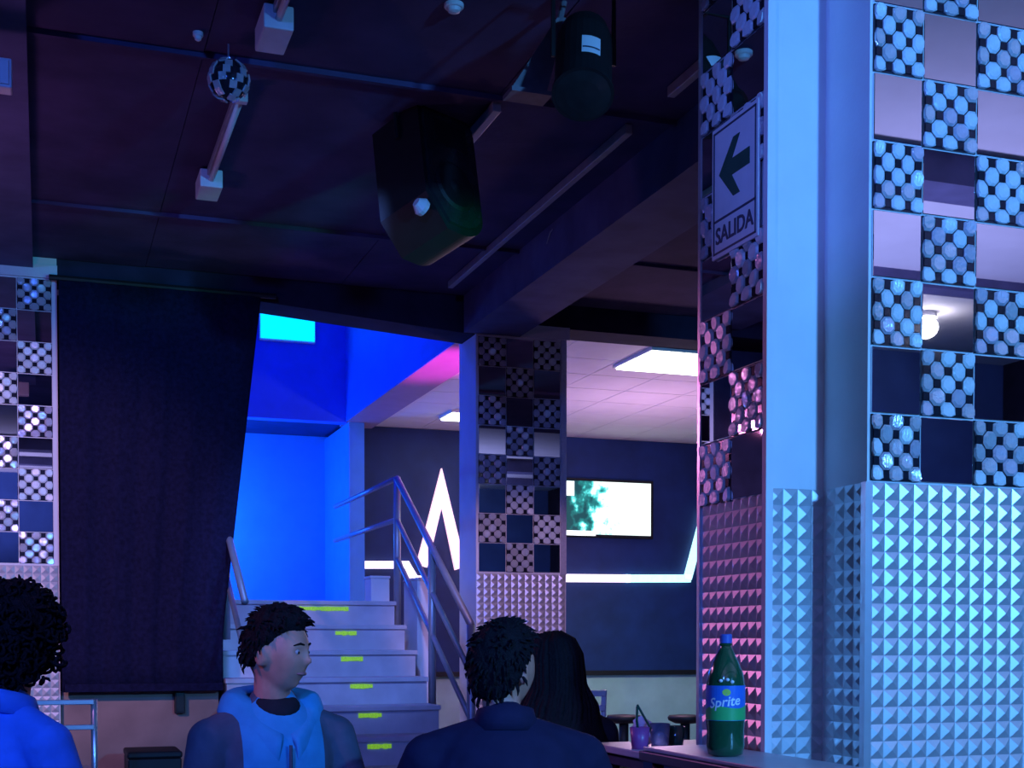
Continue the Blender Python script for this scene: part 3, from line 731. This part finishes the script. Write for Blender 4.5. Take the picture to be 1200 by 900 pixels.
# bar stools in the back room
def stool(px, label):
    p = at(px, 838, Z=0.47)
    t = thing('bar_stool', label, 'stool', (p.x, p.y, 0), 0, 'black pedestal stools')
    part('seat', MB().lathe([(0.09, 0.40), (0.145, 0.425), (0.152, 0.45), (0.14, 0.468), (0.06, 0.475)], 28), 'black', t, smooth=True)
    part('column', MB().tube([(0, 0, 0.03), (0, 0, 0.41)], 0.042, 14), 'black', t, smooth=True)
    part('base', MB().lathe([(0.17, 0.0), (0.17, 0.012), (0.05, 0.035)], 28), 'black', t)
stool(731, 'black pedestal stool in the back room, the left of two')
stool(803, 'black pedestal stool in the back room, close to the pillar')
# white chair half hidden by the long-haired person
p = at(690, 815, Y=7.0)
def slat_chair(t, w_, zs, m, h, top):
    for sx in (-1, 1):
        part('leg', MB().tube([(sx*w_/2, -0.2, 0), (sx*w_/2, -0.19, 0.44)], 0.016, 8), m, t, smooth=True)
        part('back_post', MB().tube([(sx*w_/2, 0.2, 0), (sx*w_/2, 0.2, 0.44), (sx*w_/2, 0.24, top)], 0.016, 8), m, t, smooth=True)
    part('seat', MB().box(-w_/2-0.01, w_/2+0.01, -0.21, 0.21, 0.43, 0.46, 0.008), m, t)
    for z in zs:
        part('back_slat', MB().box(-w_/2, w_/2, 0.205+(z-.44)*.1, 0.225+(z-.44)*.1, z-h/2, z+h/2, 0.004), m, t)
e = at(705, 812, Y=7.0)
t = thing('white_chair', 'white slatted chair back half hidden by the long dark hair', 'chair', (e.x-0.2, 7.2, 0), PI)
slat_chair(t, 0.40, (e.z, e.z-0.085), 'white', 0.034, e.z+0.017)
e = at(110, 822, Y=6.9)
t = thing('metal_chair', 'pale metal chair frame behind the person in royal blue', 'chair', (e.x-0.2, 7.1, 0), PI)
slat_chair(t, 0.40, (e.z, e.z-0.125), 'trim', 0.026, e.z+0.013)
# low black box bench by the brown dado
a = at(150, 884, Y=7.9); b = at(213, 884, Y=7.9)
t = thing('black_bench', 'low black box seat in front of the brown wall', 'bench', ((a.x+b.x)/2, 8.1, 0))
obj('box', MB().box(a.x, b.x, 7.9, 8.3, 0.0, a.z-0.03, 0.008), 'black', t)
obj('cushion', MB().box(a.x-0.005, b.x+0.005, 7.895, 8.305, a.z-0.029, a.z+0.01, 0.012), 'black', t)
a = at(205, 806, Y=8.60); b = at(217, 836, Y=8.60)
t = thing('wall_box', 'small black upright box fixed to the brown wall below the drape', 'box', ((a.x+b.x)/2, 8.6, b.z))
obj('housing', MB().box(a.x, b.x, 8.60, 8.66, b.z, a.z, 0.004), 'black', t)
obj('cover', MB().box(a.x+.006, b.x-.006, 8.592, 8.60, b.z+.01, a.z-.01, 0.002), 'black_gloss', t)

# ================================================================== PEOPLE
def blend(mb, name, voxel, smooth_it=4, m=None):
    """voxel-merge the primitives into one continuous surface"""
    me = mb.mesh(name)
    o = bpy.data.objects.new('tmp', me); C.objects.link(o)
    r = o.modifiers.new('r', 'REMESH'); r.mode = 'VOXEL'; r.voxel_size = voxel
    s = o.modifiers.new('s', 'SMOOTH'); s.iterations = smooth_it; s.factor = 0.5
    bpy.context.view_layer.update()
    out = bpy.data.meshes.new_from_object(o.evaluated_get(bpy.context.evaluated_depsgraph_get()))
    bpy.data.objects.remove(o); out.name = name
    out.polygons.foreach_set('use_smooth', [True]*len(out.polygons))
    return out
def capsule(mb, p0, p1, r0, r1, n=14):
    p0, p1 = Vector(p0), Vector(p1); d = (p1-p0); L = d.length; t = d.normalized()
    pts = []; rs = []
    for k in range(5):
        a = -PI/2 + (k+0.4)/5*PI/2
        pts.append(p0 + t*r0*math.sin(a)); rs.append(r0*math.cos(a))
    for k in range(5):
        a = (k+0.6)/5*PI/2*0.98
        pts.append(p1 + t*r1*math.sin(a)); rs.append(r1*math.cos(a))
    mb.tube(pts, rs, n)
def smooth(a, b, x):
    t = max(0, min(1, (x-a)/(b-a))); return t*t*(3-2*t)
RAD = (0.076, 0.096, 0.119)
def head_pt(n):
    x, y, z = n
    r = Vector((RAD[0]*x, RAD[1]*y, RAD[2]*z))
    if z < 0: r.x *= 1 - 0.26*(-z)**1.3; r.y *= (1 - 0.20*(-z)**2) if y < 0 else 1
    if y > 0: r.x *= 1 + 0.03*y
    def g(cx, cy, cz, wx, wz): 
        return math.exp(-((x-cx)/wx)**2 - ((z-cz)/wz)**2) if y > 0 else 0
    nose = g(0, 1, -.17, .10, .10)*0.024 + g(0, 1, .0, .07, .17)*0.010
    r.y += nose
    r.y -= (g(.34, 1, .06, .15, .09) + g(-.34, 1, .06, .15, .09))*0.011
    r.y += (g(.32, 1, .22, .2, .07) + g(-.32, 1, .22, .2, .07))*0.004
    r.y += g(0, 1, -.47, .24, .10)*0.006 + g(0, 1, -.80, .22, .14)*0.010
    r.y -= g(0, 1, -.63, .25, .05)*0.003
    r.y += (g(.5, 1, -.18, .2, .16) + g(-.5, 1, -.18, .2, .16))*0.003
    return r
def sph_dirs(n, m):
    v = [(0,0,1)]
    for i in range(1, m):
        th = PI*i/m
        for k in range(n): ph = 2*PI*k/n; v.append((math.sin(th)*math.cos(ph), math.sin(th)*math.sin(ph), math.cos(th)))
    return v + [(0,0,-1)]
def nrm(n): l = math.sqrt(sum(c*c for c in n)); return tuple(c/l for c in n)
def fuzz(n, f):
    x, y, z = n
    return (math.sin(f*x+1.3*f*z)*math.sin(f*1.1*y+.7) + math.sin(1.7*f*z+.9*f*y)*math.sin(f*1.4*x+2.1))*0.5
def split(me, pred):
    """cut a mesh in two by face"""
    bm = bmesh.new(); bm.from_mesh(me)
    for co, no in (((0.125, 0, 0), (1, 0, 0)), ((-0.125, 0, 0), (1, 0, 0)), ((0, 0.03, 0), (0, 1, 0))):
        bmesh.ops.bisect_plane(bm, geom=list(bm.verts)+list(bm.edges)+list(bm.faces), plane_co=co, plane_no=no)
    bm.to_mesh(me); bm.free()
    out = []
    for want in (False, True):
        c = me.copy(); bm = bmesh.new(); bm.from_mesh(c)
        bmesh.ops.delete(bm, geom=[f_ for f_ in bm.faces if pred(f_) != want], context='FACES')
        bm.to_mesh(c); bm.free(); c.name = 'front_panel' if want else 'jacket'; out.append(c)
    return out
def chest(zn, zs, sw, seat):
    def pred(f_):
        c = f_.calc_center_median()
        return c.y > 0.03 and abs(c.x) < 0.125 and c.z > zs-0.24
    return pred
def person(label, loc, face, head_turn, head_tilt, head_top, kind):
    """seated figure; face = heading of the chest (rotation about Z, +Y is forward)"""
    t = thing('person', label, 'person', (loc[0], loc[1], 0), face)
    hc = Vector((0, 0.045, head_top - 0.122 - kind.get('crown', 0.02)))     # head centre
    zn = hc.z - 0.158                                # neck base
    zs = zn - 0.060                                  # shoulders
    seat = zn - 0.61
    sw = kind.get('sw', 0.185); g = kind.get('g', 1.0)
    ar = kind.get('arms', 'lap')
    H = Matrix.Translation(hc) @ Matrix.Rotation(head_turn, 4, 'Z') @ Matrix.Rotation(head_tilt[0], 4, 'X') @ Matrix.Rotation(head_tilt[1], 4, 'Y')
    body = MB(); coat = MB(); trous = MB()
    # head
    dirs = sph_dirs(56, 40); q = MB().sphere((0,0,0), (1,1,1), 56, 40)
    body.add([H @ head_pt(d) for d in dirs], q.f)
    for s in (-1, 1):
        body.sphere(H @ Vector((s*0.081, -0.004, -0.006)), (0.013, 0.024, 0.036), 12, 8, (H.to_3x3() @ Euler((R(-12), 0, s*R(22))).to_matrix()))
    capsule(body, (0, -0.005, zn-0.05), H @ Vector((0, -0.018, -0.055)), 0.060, 0.054)
    # torso under the coat
    body.sphere((0, 0.0, zs-0.13), (sw*0.86, 0.105, 0.20), 20, 14)
    body.sphere((0, 0.01, seat+0.17), (0.14, 0.10, 0.16), 18, 12)
    coat.sphere((0, 0.0, zs-0.12), (sw*0.98*g, 0.130*g, 0.215), 24, 16)
    coat.sphere((0, 0.02, seat+0.20), (0.175*g, 0.135*g, 0.22), 24, 14)
    capsule(coat, (-sw*.78, 0, zs-0.035), (sw*.78, 0, zs-0.035), 0.066*g, 0.066*g)
    for s in (-1, 1): capsule(coat, (s*0.03, -0.005, zn-0.040), (s*sw*0.86, -0.002, zs-0.022), 0.066*g, 0.062*g)
    capsule(coat, (0, -0.012, zn-0.045), (0, -0.006, zn-0.005), 0.105, 0.078)
    hands = []
    for s in (-1, 1):
        sh = Vector((s*(sw+0.008), 0.0, zs-0.042))
        if ar == 'fold':
            el = Vector((s*(sw+0.075), 0.05, zs-0.30)); wr = Vector((s*0.075, 0.27, zs-0.285))
        elif ar == 'wide':
            el = Vector((s*(sw+0.115), 0.09, zs-0.26)); wr = Vector((s*0.12, 0.30, zs-0.22))
        else:
            el = Vector((s*(sw+0.07), 0.06, zs-0.29)); wr = Vector((s*0.10, 0.28, zs-0.33))
        capsule(body, sh, el, 0.045, 0.038); capsule(body, el, wr, 0.038, 0.027)
        capsule(coat, sh, el, 0.068*g, 0.056*g); capsule(coat, el, wr, 0.056*g, 0.040*g)
        fd = (wr-el).normalized(); side = fd.cross(Vector((0,0,1))).normalized(); up = side.cross(fd)
        pc = wr + fd*0.055
        body.sphere(pc, (0.040, 0.045, 0.017), 14, 10, Matrix((side, fd, up)).transposed())
        capsule(body, wr, wr+fd*0.03, 0.026, 0.026)
        for k, (o_, ln) in enumerate(((-0.030, .064), (-0.010, .074), (0.010, .070), (0.030, .055))):
            a = pc + fd*0.036 + side*o_; b_ = a + fd*ln*.45 - up*.006; c_ = b_ + fd*ln*.35 - up*.022
            capsule(body, a, b_, 0.0092, 0.0088, 8); capsule(body, b_, c_, 0.0088, 0.0078, 8)
        th = wr + fd*0.025 - side*s*-0.030
        capsule(body, wr+fd*.02+side*(-s)*0.02, wr+fd*.055+side*(-s)*0.052, 0.012, 0.010, 8)
        capsule(body, wr+fd*.055+side*(-s)*0.052, wr+fd*.088+side*(-s)*0.056-up*.006, 0.010, 0.0085, 8)
        hp = Vector((s*0.085, 0.02, seat+0.085)); kn = Vector((s*0.13, 0.42, seat+0.07)); an = Vector((s*0.12, 0.40, 0.09))
        capsule(body, hp, kn, 0.068, 0.05); capsule(body, kn, an, 0.048, 0.034); capsule(body, an, (s*.125, .54, 0.045), 0.036, 0.03)
        capsule(trous, hp, kn, 0.090, 0.066); capsule(trous, kn, (an.x, an.y, 0.13), 0.064, 0.056)
        sh_ = MB(); sh_.sphere((s*.125, .47, 0.045), (0.048, 0.135, 0.045), 16, 10)
        sh_.v = [(x, y, max(0.0, z)) for x, y, z in sh_.v]
        part('shoe', sh_, 'black', t, smooth=True)
    trous.sphere((0, 0.0, seat+0.10), (0.178, 0.14, 0.11), 18, 12)
    bo = part('body', blend(body, 'body', 0.0065, 3), 'skin', t)
    for k in kind.get('coat_extra', ()): k(coat, zn, zs, sw, seat)
    cm = blend(coat, 'jacket', 0.008, 6)
    if 'front' in kind:
        a_, b_ = split(cm, kind['front'](zn, zs, sw, seat))
        part('jacket', a_, kind['coat'], t); part('front_panel', b_, 'jacket_sky', t)
    else: part('jacket', cm, kind['coat'], t)
    part('trousers', blend(trous, 'trousers', 0.013, 4), 'denim', t)
    for fn in kind.get('extra', ()): fn(t, zn, zs, sw, seat, H)
    # face
    for s in (-1, 1):
        e = H @ Vector((s*0.0285, 0.0765, 0.008))
        part('eye', MB().sphere(e, (0.0108,)*3, 12, 8), 'eye_white', t, smooth=True)
        part('iris', MB().sphere(H @ Vector((s*0.0290, 0.0838, 0.007)), (0.0052,)*3, 10, 6), 'iris', t, smooth=True)
        bz = [H @ Vector((s*x, y, z)) for x, y, z in ((0.012, 0.0925, 0.030), (0.028, 0.0895, 0.0335), (0.046, 0.077, 0.027))]
        part('eyebrow', MB().tube(bz, [0.0028, 0.0036, 0.0015], 8), 'hair', t, smooth=True)
    lp = [H @ Vector((x, y, -0.0555)) for x, y in ((-.023, .079), (-.011, .0875), (0, .0900), (.011, .0875), (.023, .079))]
    part('lips', MB().tube(lp, [0.002, 0.0055, 0.006, 0.0055, 0.002], 8), 'lips', t, smooth=True)
    # hair
    style = kind['hair']
    def line(y):
        return float(np.interp(y, (-1, -.45, -.05, .25, .6, 1), kind.get('line', (-.40, -.34, .04, .34, .52, .56))))
    dirs = sph_dirs(64, 44); q = MB().sphere((0,0,0), (1,1,1), 64, 44); hv = []
    th0 = kind.get('thick', 0.018); ff = kind.get('freq', 22); fa = kind.get('famp', 0.25)
    for d in dirs:
        mk = smooth(-0.09, 0.07 + 0.22*smooth(0, .5, d[1]), d[2]-line(d[1]))
        base = head_pt(d) if mk < 0.5 else Vector((RAD[0]*d[0]*1.03, RAD[1]*d[1], RAD[2]*d[2]))
        tt = th0*(1 + fa*fuzz(d, ff) + 0.4*fuzz(nrm((d[1], d[0], d[2])), 5)*fa)*(0.75 + 0.5*max(0, d[2]))
        hv.append(H @ (base + Vector(d)*(tt*mk - 0.012*(1-mk))))
    hair = MB().add(hv, q.f)
    rnd = random.Random(hash(style) % 1000 if False else len(label))
    for k in range(kind.get('tufts', 260)):
        d = nrm((rnd.gauss(0, 1), rnd.gauss(0, 1), rnd.gauss(0.2, 1)))
        if d[2] < line(d[1]) + 0.03 + (0.0 if style == 'curly' else 0.13*smooth(-.1, .4, d[1])): continue
        b0 = Vector((RAD[0]*d[0]*1.03, RAD[1]*d[1], RAD[2]*d[2])) + Vector(d)*th0*0.8
        if style == 'curly':
            rr = rnd.uniform(0.010, 0.017); c = b0 + Vector(d)*rnd.uniform(-.004, .012)
            ax = Vector((rnd.gauss(0,1), rnd.gauss(0,1), rnd.gauss(0,1))).normalized(); u = ax.orthogonal().normalized(); w2 = ax.cross(u)
            pts = [H @ (c + (u*math.cos(a)+w2*math.sin(a))*rr + ax*0.004*a) for a in [i*0.75 for i in range(10)]]
            hair.tube(pts, [0.0045]*9+[0.002], 5)
        else:
            fl = Vector((d[0]*.5 + rnd.gauss(0,.25), 0.35 if d[1] > -.3 else -.2, -0.15 - (0.8 if d[2] < .5 else 0))) + Vector(d)*0.35
            fl -= Vector(d)*max(0, fl.dot(Vector(d))-.25)
            fl.normalize(); ln = rnd.uniform(0.018, 0.036)
            hair.tube([H @ (b0 - Vector(d)*.008), H @ (b0 + fl*ln*.5 + Vector(d)*.004), H @ (b0 + fl*ln)], [0.006, 0.0045, 0.0008], 5)
    if style == 'long':
        zt = zs - 0.30
        for k in range(150):
            a = -PI/2 + rnd.uniform(-1.9, 1.9)       # around the back
            lay = rnd.uniform(0.0, 1.0)
            d = Vector((math.cos(a), math.sin(a), 0))
            p0 = H @ Vector((0.03*math.cos(a), 0.03*math.sin(a)-.01, 0.118+0.018*lay))
            p1 = H @ Vector((d.x*(0.082+.016*lay), d.y*(0.100+.016*lay), 0.045))
            p2 = H @ Vector((d.x*(0.088+.02*lay), d.y*(0.095+.02*lay), -0.07))
            c_ = Vector((hc.x, hc.y-0.05, 0))
            wd = kind.get('flare', 1.35)
            p3 = Vector((c_.x + d.x*0.115*wd, c_.y + d.y*0.10 - 0.01, zn-0.07))
            p4 = Vector((c_.x + d.x*0.14*wd + rnd.gauss(0,.02), c_.y - 0.02 + d.y*0.115, zs-0.13))
            p5 = Vector((p4.x*0.95 + rnd.gauss(0,.015), p4.y + 0.005, zt + rnd.uniform(-.04, .05)))
            hair.tube([p0, (p0+p1)/2 + d*0.012 + Vector((0,0,.012)), p1, p2, (p2+p3)/2 + d*rnd.uniform(-.004, .018), p3, p4, p5], [.006, .011, .013, .014, .014, .014, .012, .002], 6)
    part('hair', hair, 'hair', t, smooth=True)
    # a plain stool to sit on
    st_ = thing('round_stool', kind['stool'], 'stool', (loc[0], loc[1], 0), face)
    part('seat', MB().lathe([(0.15, seat-0.06), (0.17, seat-0.045), (0.17, seat-0.028), (0.15, seat-0.018)], 24), 'black', st_)
    for k in range(4):
        a = PI/4 + k*PI/2
        part('leg', MB().tube([(0.16*math.cos(a), 0.16*math.sin(a), 0), (0.12*math.cos(a), 0.12*math.sin(a), seat-0.05)], 0.014, 8), 'black', st_, smooth=True)
    return t

def collar(t, zn, zs, sw, seat, H, m='jacket_navy', r=0.085, h=0.05):
    v = MB().lathe([(r+.012, -0.02), (r+.004, 0.02), (r-.004, h), (r-.016, h), (r-.012, 0.0), (r-.006, -0.02)], 28, (0, -0.008, zn-0.01))
    v.v = [(x, y, z + 0.25*(-(y))*1.0) for x, y, z in v.v]
    part('collar', v, m, t, smooth=True)
def sky_front(t, zn, zs, sw, seat, H):
    """sky-blue hood and front panels of the man's jacket, zip down the middle"""
    v = []; f = []; nu, nv = 48, 8
    for lay in (0, 1):
        for i in range(nu+1):
            u = i/nu; th = PI/2 + R(14) + u*(2*PI - R(28))          # from the front, round the back, to the front
            fr_ = max(0, math.sin(th))                              # 1 at the front, 0 at sides and back
            bk_ = max(0, -math.sin(th))
            inn = Vector((0.078*math.cos(th)*(1-0.45*fr_), -0.01 + 0.078*math.sin(th) + 0.055*fr_**2, zn + 0.030 + 0.025*bk_ - 0.115*fr_**1.5))
            out = Vector((0.165*math.cos(th)*(1-0.25*fr_), -0.01 + 0.15*math.sin(th) - 0.005*fr_, zs + 0.045 + 0.0*bk_ - 0.150*fr_**1.5))
            for j in range(nv+1):
                w_ = j/nv; p = inn.lerp(out, w_) + Vector((0, 0, 0.030*math.sin(PI*w_)*(1-0.4*fr_))) + Vector((math.cos(th), math.sin(th), 0))*0.016*math.sin(PI*w_)
                if lay: p -= Vector((math.cos(th)*.4, math.sin(th)*.4, 1)).normalized()*0.022
                v.append(p)
    n1 = (nu+1)*(nv+1)
    for q in range(2):
        for i in range(nu):
            for j in range(nv): a = q*n1 + i*(nv+1)+j; f.append((a, a+1, a+nv+2, a+nv+1))
    for i in range(nu):
        for j in (0, nv): a = i*(nv+1)+j; f.append((a, a+nv+1, a+nv+1+n1, a+n1))
    for j in range(nv):
        for i in (0, nu): a = i*(nv+1)+j; f.append((a, a+1, a+1+n1, a+n1))
    part('hood', MB().add(v, f), 'jacket_sky', t, smooth=True)
    part('zip', MB().tube([(0, 0.150, zs-0.05), (0, 0.152, zs-0.15), (0, 0.165, zs-0.34)], 0.005, 6), 'jacket_slate', t)
    sm = MB(); sm.sphere((0, 0.036, zn+0.002), (0.070, 0.066, 0.034), 20, 12, Euler((R(-32), 0, 0)).to_matrix())
    part('shirt', sm, 'black_cloth', t, smooth=True)

p = at(3, 735, Y=3.72)
person('person with bushy dark curly hair in a royal blue jacket at the left edge', (p.x, p.y-0.02), R(-48), R(26), (0, 0), 1.275,
       dict(coat='jacket_blue', hair='curly', thick=0.038, famp=0.30, freq=16, tufts=900, crown=0.045, sw=0.155, g=1.0, line=(-.80, -.72, -.4, .1, .42, .48), extra=(lambda t, zn, zs, sw, seat, H: collar(t, zn, zs, sw, seat, H, 'jacket_blue', 0.09, 0.04),), stool='black round stool under the person in royal blue'))
p = at(322, 757, Y=3.95)
person('young man with short dark hair in a slate and sky-blue hooded jacket, looking right', (p.x, p.y+0.03), R(190), R(40), (R(-4), 0), 1.222,
       dict(coat='jacket_slate', hair='short', thick=0.022, famp=0.35, tufts=420, crown=0.018, sw=0.185, g=1.04, arms='fold', front=chest, extra=(sky_front,), stool='black round stool under the man in the sky-blue jacket'))
p = at(592, 780, Y=3.52)
person('man seen from behind with short dark hair and a dark navy jacket', (p.x, p.y), R(-17), R(-46), (0, R(3)), 1.178,
       dict(coat='jacket_navy', hair='short', thick=0.020, famp=0.3, tufts=420, crown=0.018, sw=0.205, g=1.20, arms='wide', line=(-.74, -.62, .02, .34, .5, .55), extra=(lambda t, zn, zs, sw, seat, H: collar(t, zn, zs, sw, seat, H),), stool='black round stool under the man in the navy jacket'))
p = at(656, 780, Y=4.66)
person('person with long dark hair in black beside the man in navy', (p.x, p.y), R(8), R(12), (0, R(-6)), 1.155,
       dict(coat='black_cloth', hair='long', thick=0.016, tufts=120, crown=0.018, sw=0.175, g=1.05, stool='black round stool under the long-haired person'))
